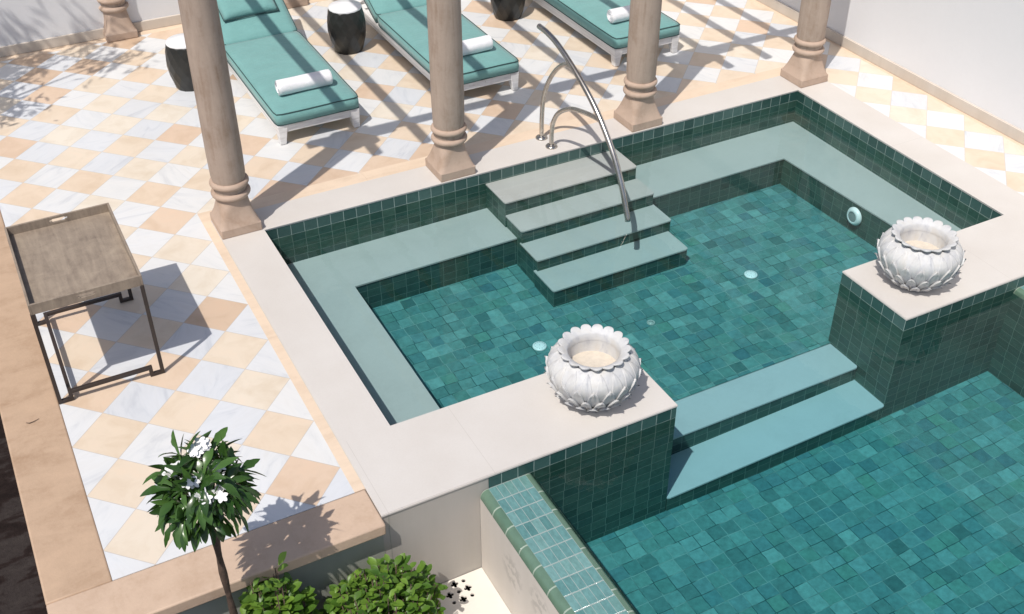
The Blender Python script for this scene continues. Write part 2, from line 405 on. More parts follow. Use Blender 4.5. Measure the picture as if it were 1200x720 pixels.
# ------------------------------------------------------------------ tiled walls
def wall_rows(mbs, p, q, zt, zb0, zb1, u0=0):
    """wall from p to q: dry top row in mbs[0], rows below the waterline in mbs[1]"""
    d = math.hypot(q[0] - p[0], q[1] - p[1]); a, b = u0, u0 + d / .1
    zs = -.1
    mbs[0].face([(*p, zs), (*q, zs), (*q, zt), (*p, zt)], [(a, 5), (b, 5), (b, 5.96), (a, 5.96)])
    mbs[1].face([(*p, zb0), (*q, zb1), (*q, zs), (*p, zs)], [(a, (zb0 - zs) / .062), (b, (zb1 - zs) / .062), (b, 0), (a, 0)])
    return b

def sub_wall(mb, p, q, zt0, zt1, zb0, zb1, u0=0, rh=.062):
    d = math.hypot(q[0] - p[0], q[1] - p[1]); a, b = u0, u0 + d / .1
    mb.face([(*p, zb0), (*q, zb1), (*q, zt1), (*p, zt0)], [(a, (zb0 - zt0) / rh), (b, (zb1 - zt1) / rh), (b, 0), (a, 0)])

# ---- upper plunge pool
pp = thing('plunge_pool', 'raised plunge pool with pale stone coping, green tiled walls and underwater bench', 'pool')
zc = -.014
def zbench(x): return -.341 + .034 * max(0, min(1, x / L))
dry, wet = MB(), MB()
wall_rows((dry, wet), (0, 0), (L, 0), zc, -.42, -.42)
wall_rows((dry, wet), (L, 0), (L, -W), zc, -.42, -.42, 60)
wall_rows((dry, wet), (0, -W), (0, 0), zc, -.42, -.42, 90)
wall_rows((dry, wet), (XA, -W), (0, -W), zc, -.42, -.42, 110)      # inner faces of the plinths
wall_rows((dry, wet), (L, -W), (XB, -W), zc, -.42, -.42, 130)
wall_rows((dry, wet), (XA, -WF), (XA, -W), zc, -.92, -.92, 150)    # the two end faces in the opening
wall_rows((dry, wet), (XB, -W), (XB, -WF), zc, -.92, -.92, 200)
wall_rows((dry, wet), (.322, -WF), (XA, -WF), zc, -.95, -.95, 220.2)
wall_rows((dry, wet), (XB, -WF), (5.10, -WF), zc, -.95, -.95, 240)
# risers below the bench and the plinth feet inside
BI = dict(lx=.462, by0=-.486, by1=-.478, rx=4.306)
sub_wall(wet, (BI['lx'], BI['by0']), (BI['rx'], BI['by1']), zbench(.46) - .01, zbench(4.3) - .01, -.62, -.62, 300)
sub_wall(wet, (BI['rx'], BI['by1']), (4.41, -W), zbench(4.3) - .01, zbench(4.3) - .01, -.62, -.62, 350)
sub_wall(wet, (.452, -W), (BI['lx'], BI['by0']), zbench(.46) - .01, zbench(.46) - .01, -.62, -.62, 380)
sub_wall(wet, (XA, -W), (.46, -W), -.42, -.42, -.62, -.62, 400); sub_wall(wet, (4.4, -W), (XB, -W), -.42, -.42, -.62, -.62, 420)
dry.build('tiled_wall', M['walltile'], pp); wet.build('submerged_tiled_wall', M['subtile'], pp)
g = MB()
pl = [(-.297, -WF - .004), (XA + .003, -WF - .004), (XA + .003, -W), (0.002, -W), (0.002, -.002), (L - .002, -.002), (L - .002, -W), (XB - .003, -W), (XB - .003, -WF - .004), (5.115, -WF - .004), (5.115, .2975), (-.297, .2975)]
t_, b_ = [g.v((x, y, .001)) for x, y in pl], [g.v((x, y, zc)) for x, y in pl]
ft = g.bm.faces.new(t_); g.bm.faces.new(list(reversed(b_)))
for i in range(len(pl)): j = (i + 1) % len(pl); g.bm.faces.new((t_[j], t_[i], b_[i], b_[j]))
bmesh.ops.bevel(g.bm, geom=list(ft.edges), offset=.004, segments=2, affect='EDGES')
g.build('coping', M['coping'], pp)
g = MB()   # bench: three slabs in one ring
def slab(mb, pts, th=.012):
    tp = [mb.v(p) for p in pts]; bt = [mb.v((p[0], p[1], p[2] - th)) for p in pts]
    f = mb.bm.faces.new(tp); mb.bm.faces.new(list(reversed(bt)))
    for i in range(len(pts)): j = (i + 1) % len(pts); mb.bm.faces.new((tp[j], tp[i], bt[i], bt[j]))
    return f
o = .006
slab(g, [(0, 0, zbench(0)), (0, -W, zbench(0)), (.452 + o, -W, zbench(.45)), (BI['lx'] + o, BI['by0'] - o, zbench(.46)), (BI['rx'] - o, BI['by1'] - o, zbench(4.3)), (4.41 - o, -W, zbench(4.4)), (L, -W, zbench(L)), (L, 0, zbench(L))])
g.build('bench', M['slab'], pp)
g = MB(); f0 = [(.40, -.40, -.577), (4.45, -.40, -.556), (4.45, -2.335, -.598), (.40, -2.335, -.600)]
g.face(f0, [(x / .1, y / .1) for x, y, z in f0]); g.build('pool_floor', M['floortile'], pp)
g = MB(); g.box(-.297, .322, -2.905, -2.87, -.72, zc); g.build('front_panel', M['panel'], pp)
g = MB(); g.box(.3225, .5, -2.903, -2.87, -1, zc); g.build('panel_end', M['walltile'], pp)
g = MB(); g.box(-.259, -.2565, -2.9065, -2.9055, -.72, -.02); g.build('panel_seam', M['retain'], pp)
# ---- lower pool
sp = thing('swimming_pool', 'long lower swimming pool with teal tiled floor and dark green tiled side', 'pool')
g = MB()
for q4 in ([(.5, -2.9, -.875), (2.3, -2.9, -.892), (2.3, -5.6, -.892), (.5, -5.6, -.875)], [(2.3, -2.9, -.892), (4.3, -2.9, -.814), (4.3, -5.6, -.814), (2.3, -5.6, -.892)]):
    g.face(q4, [((x + .03) / .1, (y + .05) / .1 + 400) for x, y, z in q4])
bmesh.ops.remove_doubles(g.bm, verts=g.bm.verts, dist=1e-4)
g.build('pool_floor', M['floortile'], sp)
g = MB(); sub_wall(g, (4.262, -WF), (4.262, -5.6), -.13, -.13, -.95, -.95, 500); sub_wall(g, (.60, -5.6), (.60, -WF), -.13, -.13, -.95, -.95, 560); sub_wall(g, (4.262, -5.6), (.6, -5.6), -.13, -.13, -.95, -.95, 600)
g.build('submerged_tiled_wall', M['subtile'], sp)

def overflow(label, x0, x1, wall_x, side):
    t = thing('overflow_edge', label, 'pool edge', ((x0 + x1) / 2, -4.2, -.1))
    def mk(): return MB((((x0 + x1) / 2), -4.2, -.1))
    g = mk(); q4 = [(x0, -5.6, -.1), (x1, -5.6, -.1), (x1, -2.9085, -.1), (x0, -2.9085, -.1)]
    g.face(q4, [((x - x0) / ((x1 - x0) / 5), (y + 2.9085) / .103) for x, y, z in q4]); g.recalc = True
    g.build('tiled_top', M['edgetile'], t)
    for s, xe in ((-1, x0), (1, x1)):
        g = mk(); n = 7; r = .05
        prof = [(xe + s * r * math.sin(k / (n - 1) * math.pi / 2), -.1 + .004 * math.sin(k / (n - 1) * math.pi) - r * (1 - math.cos(k / (n - 1) * math.pi / 2))) for k in range(n)]
        for k in range(n - 1):
            (xa, za), (xb, zb) = prof[k], prof[k + 1]
            f = g.face([(xa, -5.6, za), (xb, -5.6, zb), (xb, -2.9085, zb), (xa, -2.9085, za)], [(.1 + .8 * k / (n - 1), -18), (.1 + .8 * (k + 1) / (n - 1), -18), (.1 + .8 * (k + 1) / (n - 1), 0), (.1 + .8 * k / (n - 1), 0)], True)
        bmesh.ops.remove_doubles(g.bm, verts=g.bm.verts, dist=1e-5)
        g.build('bullnose', M['nose'], t)
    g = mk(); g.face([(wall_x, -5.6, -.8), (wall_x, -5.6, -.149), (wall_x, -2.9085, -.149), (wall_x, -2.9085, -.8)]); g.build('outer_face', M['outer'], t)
overflow('pale tiled overflow edge beside the perforated drain floor', .318, .545, .2675, -1)
overflow('tiled overflow edge at the far right, beyond the planter on the right plinth', 4.314, 4.541, 4.592, 1)

# ---- submerged steps
def steps(label, loc, rows, x0, x1, zfoot, top='slab'):
    t = thing('pool_steps', label, 'steps', loc)
    for i, (yb, yf, z0, z1, xa, xb) in enumerate(rows):
        g = MB(loc); o = .008
        sub_wall(g, (xa + o, yf + o), (xb - o, yf + o), z0 - .012, z1 - .012, zfoot, zfoot, 700 + 31 * i)
        sub_wall(g, (xa + o, yb), (xa + o, yf + o), z0 - .012, z0 - .012, zfoot, zfoot, 712 + 31 * i)
        sub_wall(g, (xb - o, yf + o), (xb - o, yb), z1 - .012, z1 - .012, zfoot, zfoot, 722 + 31 * i)
        st = g.build('step', M['subtile'], t)
        g = MB(loc); r = .02
        pts = [(xa, yb, z0), (xa, yf + r, z0), (xa + r * .3, yf + r * .3, z0), (xa + r, yf, z0), (xb - r, yf, z1), (xb - r * .3, yf + r * .3, z1), (xb, yf + r, z1), (xb, yb, z1)]
        slab(g, pts, .011); g.build('tread', M[top], st)
    return t
steps('four pale submerged steps going down under the curved steel handrail', (2.35, -.5, -.6),
      [(0, -.325, -.108, -.108, 1.757, 2.937), (-.30, -.575, -.222, -.220, 1.765, 2.945), (-.55, -.822, -.335, -.33, 1.764, 2.948), (-.79, -1.09, -.435, -.430, 1.752, 2.928)], 1.757, 2.937, -.60)
steps('two wide pale submerged steps in the opening between the two plinths', (2.4, -2.6, -.9),
      [(-2.312, -2.622, -.606, -.608, XA - .0, XB + .0), (-2.60, -2.918, -.765, -.728, XA, XB)], XA, XB, -.95, 'deepslab')

# ---- pool fittings
def disc(px, py, pz, label, r=.05):
    t = thing('floor_inlet', label, 'pool fitting', (px, py, pz), 0, 'round pool fittings')
    MB().lathe([(r * 1.0, 0), (r, .006), (r * .9, .011), (r * .3, .013), (.001, .013)], n=40).build('cap', M['plastic'], t)
    h0 = MB().lathe([(.0034, -.002), (.003, .0006), (.0004, .0006)], (0, 0, 0), 8).build('hole', M['greyplastic'], t, (0, 0, .0133))
    for k in range(12):
        a = R(30 * k); h = h0.copy(); COL.objects.link(h); h.location = (r * .72 * math.cos(a), r * .72 * math.sin(a), .0118)
disc(1.453, -1.431, -.587, 'round white pool inlet on the tiled floor left of the near planter')
disc(3.279, -1.425, -.580, 'round white pool inlet on the tiled floor beyond the gap in the pool front')
g = MB((2.289, -1.563, -.586)); g.lathe([(.030, 0), (.030, .004), (.026, .004), (.026, .002), (.018, .002), (.018, .005), (.001, .006)], (2.289, -1.563, -.588), 32)
tag(g.build('floor_drain', M['edgetile']), 'small round teal drain set in the pool floor', 'drain')
t = thing('wall_light', 'round white underwater light on the right bench face behind the right planter', 'pool light', (4.34, -1.335, -.418))
rot = (0, R(-90), 0)
MB().lathe([(.075, 0), (.075, .012), (.062, .028), (.045, .034), (.042, .03)], n=40).build('light_ring', M['plastic'], t, (0, 0, 0), rot)
MB().lathe([(.043, .027), (.02, .030), (.001, .031)], n=32).build('lens', M['greyplastic'], t, (0, 0, 0), rot)

# ---- perforated drain slab
def pierced(name, rect, holes, thick, mat, z, parent=None):
    cu = bpy.data.curves.new(name, 'CURVE'); cu.dimensions = '2D'; cu.fill_mode = 'BOTH'; cu.extrude = thick / 2
    def add(pts):
        s = cu.splines.new('POLY'); s.points.add(len(pts) - 1)
        for p, (x, y) in zip(s.points, pts): p.co = (x, y, 0, 1)
        s.use_cyclic_u = True
    x0, x1, y0, y1 = rect; add([(x0, y0), (x1, y0), (x1, y1), (x0, y1)])
    for h in holes: add(h)
    ob = bpy.data.objects.new(name + '_outline', cu); COL.objects.link(ob)
    me = bpy.data.meshes.new_from_object(ob.evaluated_get(bpy.context.evaluated_depsgraph_get()))
    bpy.data.objects.remove(ob); me.materials.clear(); me.materials.append(mat)
    o = bpy.data.objects.new(name, me); COL.objects.link(o); o.location = z
    return o
cx, cy = .076, -3.004
holes = []
for dx in (-1, 0, 1):
    for dy in (-1, 0, 1):
        x, y = dx * .056, dy * .057
        if (dx + dy) % 2 == 0: holes.append([(x + .0118 * math.cos(R(a)), y + .0118 * math.sin(R(a))) for a in range(0, 360, 20)])
        else:
            hp = []
            for lobe in range(4):
                ax, ay = .0135 * math.cos(R(90 * lobe)), .0135 * math.sin(R(90 * lobe))
                for a in range(-120, 121, 20):
                    hp.append((x + ax + .0100 * math.cos(R(90 * lobe + a)), y + ay + .0100 * math.sin(R(90 * lobe + a))))
            holes.append(hp)
dg = pierced('drain_cover', (hx0 - cx, hx1 - cx, hy0 - cy, hy1 - cy), holes, .010, M['channel'], (cx, cy, -.716))
tag(dg, 'cream stone drain cover pierced with small round and clover shaped holes', 'drain cover')

# ---- boundary and retaining walls
def bwall(label, box, skirt):
    t = thing('boundary_wall', label, 'wall', ((box[0] + box[1]) / 2, (box[2] + box[3]) / 2, 0)); oo = t.location
    MB(oo).box(*box).build('wall_face', M['wall'], t); MB(oo).box(*skirt, .004).build('skirting', M['skirting'], t)
bwall('white plastered wall along the back of the terrace, behind the loungers', (-6, 5.94, 3.965, 4.2, -.25, 3.4), (-1.92, 5.738, 3.945, 3.968, -.001, .093))
bwall('tall white plastered wall along the right side of the terrace', (5.745, 5.95, -6, 3.96, -.25, 3.4), (5.722, 5.748, -4.6, 3.944, -.001, .095))
t = thing('retaining_wall', 'grey green retaining wall under the sandstone edge behind the shrubs', 'wall', (-1.1, -2.9, -.5))
g = MB(t.location); g.box(-1.885, -.297, -2.908, -2.7, -1.06, -.075); g.box(-1.885, -1.7, -2.7, 3.95, -1.06, -.075); g.build('wall_face', M['retain'], t)
g = MB(t.location); g.box(-.99, -.986, -2.9095, -2.9085, -.75, -.08); g.build('joint', M['dark'], t)

# ------------------------------------------------------------------ columns
def squircle(a, half, p):
    c, s = math.cos(a), math.sin(a)
    return half / (abs(c) ** p + abs(s) ** p) ** (1 / p)
def make_column(label, loc):
    t = thing('stone_column', label, 'column', loc, 0, 'sandstone pergola columns')
    h = .1465
    g = MB(); g.box(-h, h, -h, h, 0, .072, .008)
    n = 64; rows = []
    for k in range(19):
        f = k / 18; z = .070 + f * .185
        p = 12 * (1 - f) ** 1.6 + 2
        half = .107 + .0375 * (1 - f) ** 2.4
        rows.append([(squircle(2 * math.pi * j / n, half, p) * math.cos(2 * math.pi * j / n), squircle(2 * math.pi * j / n, half, p) * math.sin(2 * math.pi * j / n), z) for j in range(n)])
    g.grid(rows, True); g.lathe([(.108, .255), (.112, .262)], n=64)
    g.build('base', M['colbase'], t)
    for z, r in ((.285, .113), (.365, .112)):
        MB().lathe([(r + .024 * math.cos(R(a)), z + .023 * math.sin(R(a))) for a in range(-90, 91, 15)], n=56).build('ring', M['colbase'], t)
    pr = [(.112, .26), (.111, .325), (.114, .395), (.119, .43), (.122, .6), (.120, 1.3), (.112, 2.3)]
    MB().lathe(pr, n=56).build('shaft', M['column'], t)
    g = MB(); g.lathe([(.112, 2.3), (.14, 2.32), (.14, 2.35), (.115, 2.37), (.13, 2.42)], n=40); g.box(-.15, .15, -.15, .15, 2.42, 2.50, .006); g.box(-.30, .30, -.07, .07, 2.50, 2.58, .006)
    g.build('capital', M['colbase'], t)
    return t
col0 = make_column('sandstone column at the left corner of the plunge pool, nearest the tray table', (-.1485, .149, .001))
for lab, x, y in (('sandstone column in front of the middle lounger, second from the left along the pool', 1.532, .149),
                  ('sandstone column beside the curved handrail, in front of the right lounger', 3.234, .149),
                  ('sandstone column at the far right corner of the pool by the white wall', 4.962, .149),
                  ('sandstone column against the back wall, left of the left lounger', -.155, 3.966),
                  ('sandstone column at the back wall, between the left and middle loungers', 1.535, 3.966)):
    c = copy_tree(col0); c.location = (x, y, .001 if y < 1 else -.002); c['label'] = lab
pg = thing('pergola', 'timber pergola above the loungers, beams and rafters carried by the sandstone columns', 'pergola', (2.4, 2, 2.6))
for y in (.149, 3.90): MB(pg.location).box(-.6, 5.7, y - .046, y + .046, 2.582, 2.68).build('beam', M['beam'], pg)
r0 = None
for k in range(14):
    x = -.215 + .4262 * k
    if x > 5.6: break
    if r0 is None: r0 = MB().box(-.033, .033, -2.28, 1.95, .082, .152, .003).build('rafter', M['beam'], pg, (x - 2.4, 0, 0))
    else:
        c = r0.copy(); COL.objects.link(c); c.location = (x - 2.4, 0, 0)

# ------------------------------------------------------------------ sun loungers
MW = .70
def make_lounger(label, x0):
    loc = (x0 + MW / 2, 1.13, 0)
    t = thing('sun_lounger', label, 'sun lounger', loc, 0, 'teal sun loungers on the terrace')
    hw = MW / 2
    g = MB()
    for s in (-1, 1): g.box(s * (hw - .03) - .018, s * (hw - .03) + .018, .05, 2.15, .085, .168, .004)
    g.box(-hw + .03, hw - .03, .012, .046, .10, .166, .004)
    g.box(-hw + .03, hw - .03, 2.15, 2.185, .10, .166, .004)
    for k in range(12): g.box(-hw + .048, hw - .048, .10 + .17 * k, .20 + .17 * k, .14, .160, .003)
    g.build('frame', M['whitewash'], t)
    for s in (-1, 1):
        for y in (.0, 2.12):
            g = MB(); xa, xb = sorted((s * (hw - .008), s * (hw - .075)))
            q = MB; xt = s * (hw - .095); y1 = y + .075
            pts_t = [(s * (hw - .006), y), (s * (hw - .09), y), (s * (hw - .09), y + .10), (s * (hw - .006), y + .10)]
            pts_b = [(s * (hw - .012), y + .004), (s * (hw - .062), y + .004), (s * (hw - .062), y + .058), (s * (hw - .012), y + .058)]
            vt = [g.v((a, b, .168)) for a, b in pts_t]; vb = [g.v((a, b, 0)) for a, b in pts_b]
            g.bm.faces.new(vt); g.bm.faces.new(list(reversed(vb)))
            for i in range(4): j = (i + 1) % 4; g.bm.faces.new((vt[j], vt[i], vb[i], vb[j]))
            bmesh.ops.bevel(g.bm, geom=list(g.bm.edges), offset=.004, segments=1, affect='EDGES')
            g.build('leg', M['whitewash'], t)
    # seat mattress and raised back cushion, softly puffed, each with dark piping
    def cushion(name, y0, y1, th, Mx, wide=0.0):
        g = MB(); nx, ny = 14, 24
        def pt(i, j, side):
            u = i / nx * 2 - 1; v = j / ny * 2 - 1
            x = u * hw; y = y0 + (v + 1) / 2 * (y1 - y0)
            rr = .035; ex = max(0, abs(x) - (hw - rr)); ey = max(0, abs(y - (y0 + y1) / 2) - ((y1 - y0) / 2 - rr))
            d = math.hypot(ex, ey)
            if d > rr:
                k = rr / d; x -= math.copysign(ex * (1 - k), x); y -= math.copysign(ey * (1 - k), y - (y0 + y1) / 2)
            edge = (1 - abs(u) ** 8) * (1 - abs(v) ** 14)
            puff = .016 * (1 - u * u) ** .6 * (1 - abs(v) ** 6) ** .6
            z = th / 2 * side * (.86 + .14 * edge ** .5) + puff * side + .002 * math.sin(9 * x + 4 * y)
            return Mx @ Vector((x, y, z))
        top = g.grid([[pt(i, j, 1) for i in range(nx + 1)] for j in range(ny + 1)])
        low = g.grid([[pt(i, j, -1) for i in range(nx + 1)] for j in range(ny + 1)])
        ring = [(i, 0) for i in range(nx)] + [(nx, j) for j in range(ny)] + [(i, ny) for i in range(nx, 0, -1)] + [(0, j) for j in range(ny, 0, -1)]
        mid = [(top[j][i].co + low[j][i].co) / 2 + (top[j][i].co - Mx @ Vector((0, (y0 + y1) / 2, 0))).normalized() * .006 for i, j in ring]
        mv = [g.bm.verts.new(m) for m in mid]
        for k in range(len(ring)):
            k2 = (k + 1) % len(ring); (i, j), (i2, j2) = ring[k], ring[k2]
            f = g.bm.faces.new((top[j][i], top[j2][i2], mv[k2], mv[k])); f.smooth = True
            f = g.bm.faces.new((mv[k], mv[k2], low[j2][i2], low[j][i])); f.smooth = True
        loops = [[g_.co.copy() for g_ in (tb[j][i] for i, j in ring)] for tb in (top, low)]
        ob = g.build(name, M['cushion'], t)
        p = MB()
        for lp in loops: p.tube(lp + [lp[0]], .0045, 6, False)
        p.build('piping', M['piping'], ob)
    cushion('mattress', -.005, 1.51, .108, Matrix.Translation((0, 0, .222)))
    cushion('back_cushion', 0, .78, .108, Matrix.Translation((0, 1.515, .222)) @ Matrix.Rotation(R(25), 4, 'X'))
    g = MB(); Mx = Matrix.Translation((0, 1.515, .168)) @ Matrix.Rotation(R(25), 4, 'X')
    g.box(-hw + .05, hw - .05, .02, .74, -.03, -.008, .004, 2, Mx)
    g.build('backrest', M['whitewash'], t)
    return t
LX = (.492, 1.955, 3.612)
l0 = make_lounger('teal cushioned sun lounger on the left, with a pillow, behind the leftmost pool column', LX[0])
for lab, x in (('teal cushioned sun lounger in the middle, partly behind the second column', LX[1]), ('teal cushioned sun lounger on the right, behind the column by the handrail', LX[2])):
    c = copy_tree(l0); c.location.x = x + MW / 2; c['label'] = lab
# pillow on the left one
g = MB(); n = 20; rows_t, rows_b = [], []
for j in range(n + 1):
    rt, rb = [], []
    for i in range(n + 1):
        u, v = i / n * 2 - 1, j / n * 2 - 1
        h = .06 * max(0, (1 - u ** 4)) ** .5 * max(0, (1 - v ** 4)) ** .5
        pin = 1 - .05 * (1 - abs(u) ** 2) * abs(v) ** 4
        rt.append((u * .255, v * .165 * pin, h)); rb.append((u * .255, v * .165 * pin, -h * .7))
    rows_t.append(rt); rows_b.append(rb)
g.grid(rows_t); g.grid(rows_b); bmesh.ops.remove_doubles(g.bm, verts=g.bm.verts, dist=1e-4)
pil = g.build('pillow', M['cushion']); pil.location = (LX[0] + .35, 2.98, .480); pil.rotation_euler = (R(27), 0, R(2))
tag(pil, 'teal pillow with dark piping on the raised back of the left lounger', 'pillow')
g = MB(); ring = [(u * .255, -.165) for u in [k / 10 - 1 for k in range(20)]] + [(.255, v * .165) for v in [k / 10 - 1 for k in range(20)]] + [(-u * .255, .165) for u in [k / 10 - 1 for k in range(20)]] + [(-.255, -v * .165) for v in [k / 10 - 1 for k in range(20)]]
g.tube([(x, y, 0) for x, y in ring] + [(*ring[0], 0)], .005, 6, False); g.build('piping', M['piping'], pil)

def make_towel(label, x, y, z, rz):
    g = MB(); ln = .225; pts = []
    turns = 3.2; n = 90
    for k in range(n + 1):
        a = k / n * turns * 2 * math.pi; r = .016 + (.073 - .016) * k / n
        pts.append((r * math.cos(a + 3.6), r * math.sin(a + 3.6) * .93))
    def wob(s, k): return .003 * math.sin(7 * s + k * .35)
    xs = [-1, -.985, -.9, -.6, -.3, 0, .3, .6, .9, .985, 1]
    rows = [[(s * ln, p[0] * (.90 if abs(s) == 1 else .97 if abs(s) > .98 else 1 + wob(s, k) * 4), p[1] * (.90 if abs(s) == 1 else .97 if abs(s) > .98 else 1 + wob(s, k) * 4)) for k, p in enumerate(pts)] for s in xs]
    g.grid(rows)
    # folded inner layers seen at the ends
    for s in (-1, 1):
        c = g.v((s * ln * .97, 0, 0)); r_ = [g.v((s * ln * .97, .060 * math.cos(R(a)), .056 * math.sin(R(a)))) for a in range(0, 360, 20)]
        for k in range(18): g.bm.faces.new((c, r_[k], r_[(k + 1) % 18]))
    o = g.build('rolled_towel', M['towel']); o.location = (x, y, z); o.rotation_euler = (0, 0, rz)
    return tag(o, label, 'towel', 'rolled white towels')
for lab, x, dx, rz in (('rolled white towel on the left lounger', LX[0], .345, .015), ('rolled white towel on the middle lounger', LX[1], .34, .03), ('rolled white towel on the right lounger', LX[2], .34, 0.02)):
    make_towel(lab, x + dx, 1.42, .356, rz)

# ------------------------------------------------------------------ drum stools
def make_drum(label, loc):
    t = thing('drum_stool', label, 'stool', loc, 0, 'black drum stools between the loungers')
    g = MB(); nseg, rows = 14, 7
    prof = [(.132, 0), (.150, .06), (.167, .13), (.177, .20), (.176, .27), (.168, .335), (.157, .39), (.152, .402)]
    vv = []
    for k, (r, z) in enumerate(prof):
        off = .5 * (k % 2)
        vv.append([g.v((r * math.cos(2 * math.pi * (j + off) / nseg), r * math.sin(2 * math.pi * (j + off) / nseg), z)) for j in range(nseg)])
    for k in range(len(prof) - 1):
        for j in range(nseg):
            j2 = (j + 1) % nseg
            if k % 2 == 0:
                g.bm.faces.new((vv[k][j], vv[k][j2], vv[k + 1][j])); g.bm.faces.new((vv[k][j2], vv[k + 1][j2], vv[k + 1][j]))
            else:
                g.bm.faces.new((vv[k][j], vv[k + 1][j2], vv[k + 1][j])); g.bm.faces.new((vv[k][j], vv[k][j2], vv[k + 1][j2]))
    g.bm.faces.new(list(reversed(vv[0]))); g.build('body', M['drum'], t)
    MB().lathe([(.150, .400), (.152, .412), (.146, .420), (.08, .4215), (.001, .4215)], n=48).build('top', M['drumtop'], t)
    return t
d0 = make_drum('black faceted drum stool with white top, mostly behind the leftmost pool column', (.165, 2.56, -.003))
for lab, x, y in (('black faceted drum stool with white top between the left and middle loungers', 1.655, 2.63), ('black faceted drum stool cut by the top edge, between the middle and right loungers', 3.32, 2.63)):
    c = copy_tree(d0); c.location = (x, y, -.003); c['label'] = lab

# ------------------------------------------------------------------ tray table
tx0, tx1, ty0, ty1 = -1.612, -1.001, -1.243, -.358
tt = thing('tray_table', 'weathered wooden tray on dark iron legs at the left edge of the terrace', 'table', ((tx0 + tx1) / 2, (ty0 + ty1) / 2, 0))
oo = tt.location; g = MB(oo); zb, zt, w = .640, .706, .013
g.box(tx0 + w, tx1 - w, ty0 + w, ty1 - w, zb + .002, zb + .010)
for a, b in ((tx0, tx0 + w), (tx1 - w, tx1)): g.box(a, b, ty0, ty1, zb, zt, .002)
mx = (tx0 + tx1) / 2
for a, b in ((ty0, ty0 + w), (ty1 - w, ty1)):
    g.box(tx0 + w, mx - .052, a, b, zb, zt, .0015); g.box(mx + .052, tx1 - w, a, b, zb, zt, .0015)
    g.box(mx - .052, mx + .052, a, b, zb, zb + .026, .0015); g.box(mx - .052, mx + .052, a, b, zt - .016, zt, .0015)
    for s in (-1, 1):   # rounded slot ends
        g.box(mx + s * .045 - .008, mx + s * .045 + .008, a, b, zb + .025, zb + .033, .0015); g.box(mx + s * .045 - .008, mx + s * .045 + .008, a, b, zt - .022, zt - .015, .0015)
g.build('tray', M['tray'], tt)
lx0, lx1, ly0, ly1, q = -1.603, -1.012, -1.236, -.405, .011
for x in (lx0, lx1):
    for y in (ly0, ly1): MB(oo).box(x - q, x + q, y - q, y + q, 0, zb, .002).build('leg', M['iron'], tt)
for y in (ly0, ly1):
    g = MB(oo); xa, xb, zz = lx0 + .066, lx1 - .064, .062
    g.box(lx0 + q, xa + q, y - q, y + q, .001, .02, .001); g.box(xb - q, lx1 - q, y - q, y + q, .001, .02, .001)
    g.box(xa - q, xa + q, y - q, y + q, .02, zz + q, .001); g.box(xb - q, xb + q, y - q, y + q, .02, zz + q, .001)
    g.box(xa + q, xb - q, y - q, y + q, zz - q, zz + q, .001); g.build('rail', M['iron'], tt)
MB(oo).box(lx0 + .066 - q, lx0 + .066 + q, ly0 + q, ly1 - q, .062 - q, .062 + q, .001).build('rail', M['iron'], tt)

# ------------------------------------------------------------------ handrail
hr = thing('handrail', 'curved stainless steel pool handrail standing over the entry steps', 'handrail', (2.395, .18, 0)); oo = hr.location
HX = 2.395
main = spline([(HX, .330, .925), (HX, .20, .920), (HX, .02, .882), (HX, -.26, .765), (HX, -.53, .610), (HX, -.765, .402), (HX, -.91, .205), (HX, -1.015, -.015), (HX, -1.03, -.06)], 10)
MB(oo).tube(main, .0215, 16).build('grab_bar', M['steel'], hr)
a1 = spline([(HX, .268, 0), (HX, .266, .20), (HX, .245, .36), (HX, .178, .52), (HX, .06, .675), (HX, -.07, .775), (HX, -.17, .800)], 8)
a2 = spline([(HX, .105, 0), (HX, .104, .13), (HX, .080, .235), (HX, .0, .345), (HX, -.17, .455), (HX, -.35, .510), (HX, -.53, .545), (HX, -.60, .548)], 8)
for a in (a1, a2):
    b = MB(oo).tube(a, .0180, 14).build('support_arch', M['steel'], hr)
    y = a[0].y
    MB(oo).lathe([(.047, .001), (.048, .010), (.040, .018), (.026, .021), (.020, .026)], (HX, y, 0), 32).build('floor_flange', M['steel'], b)

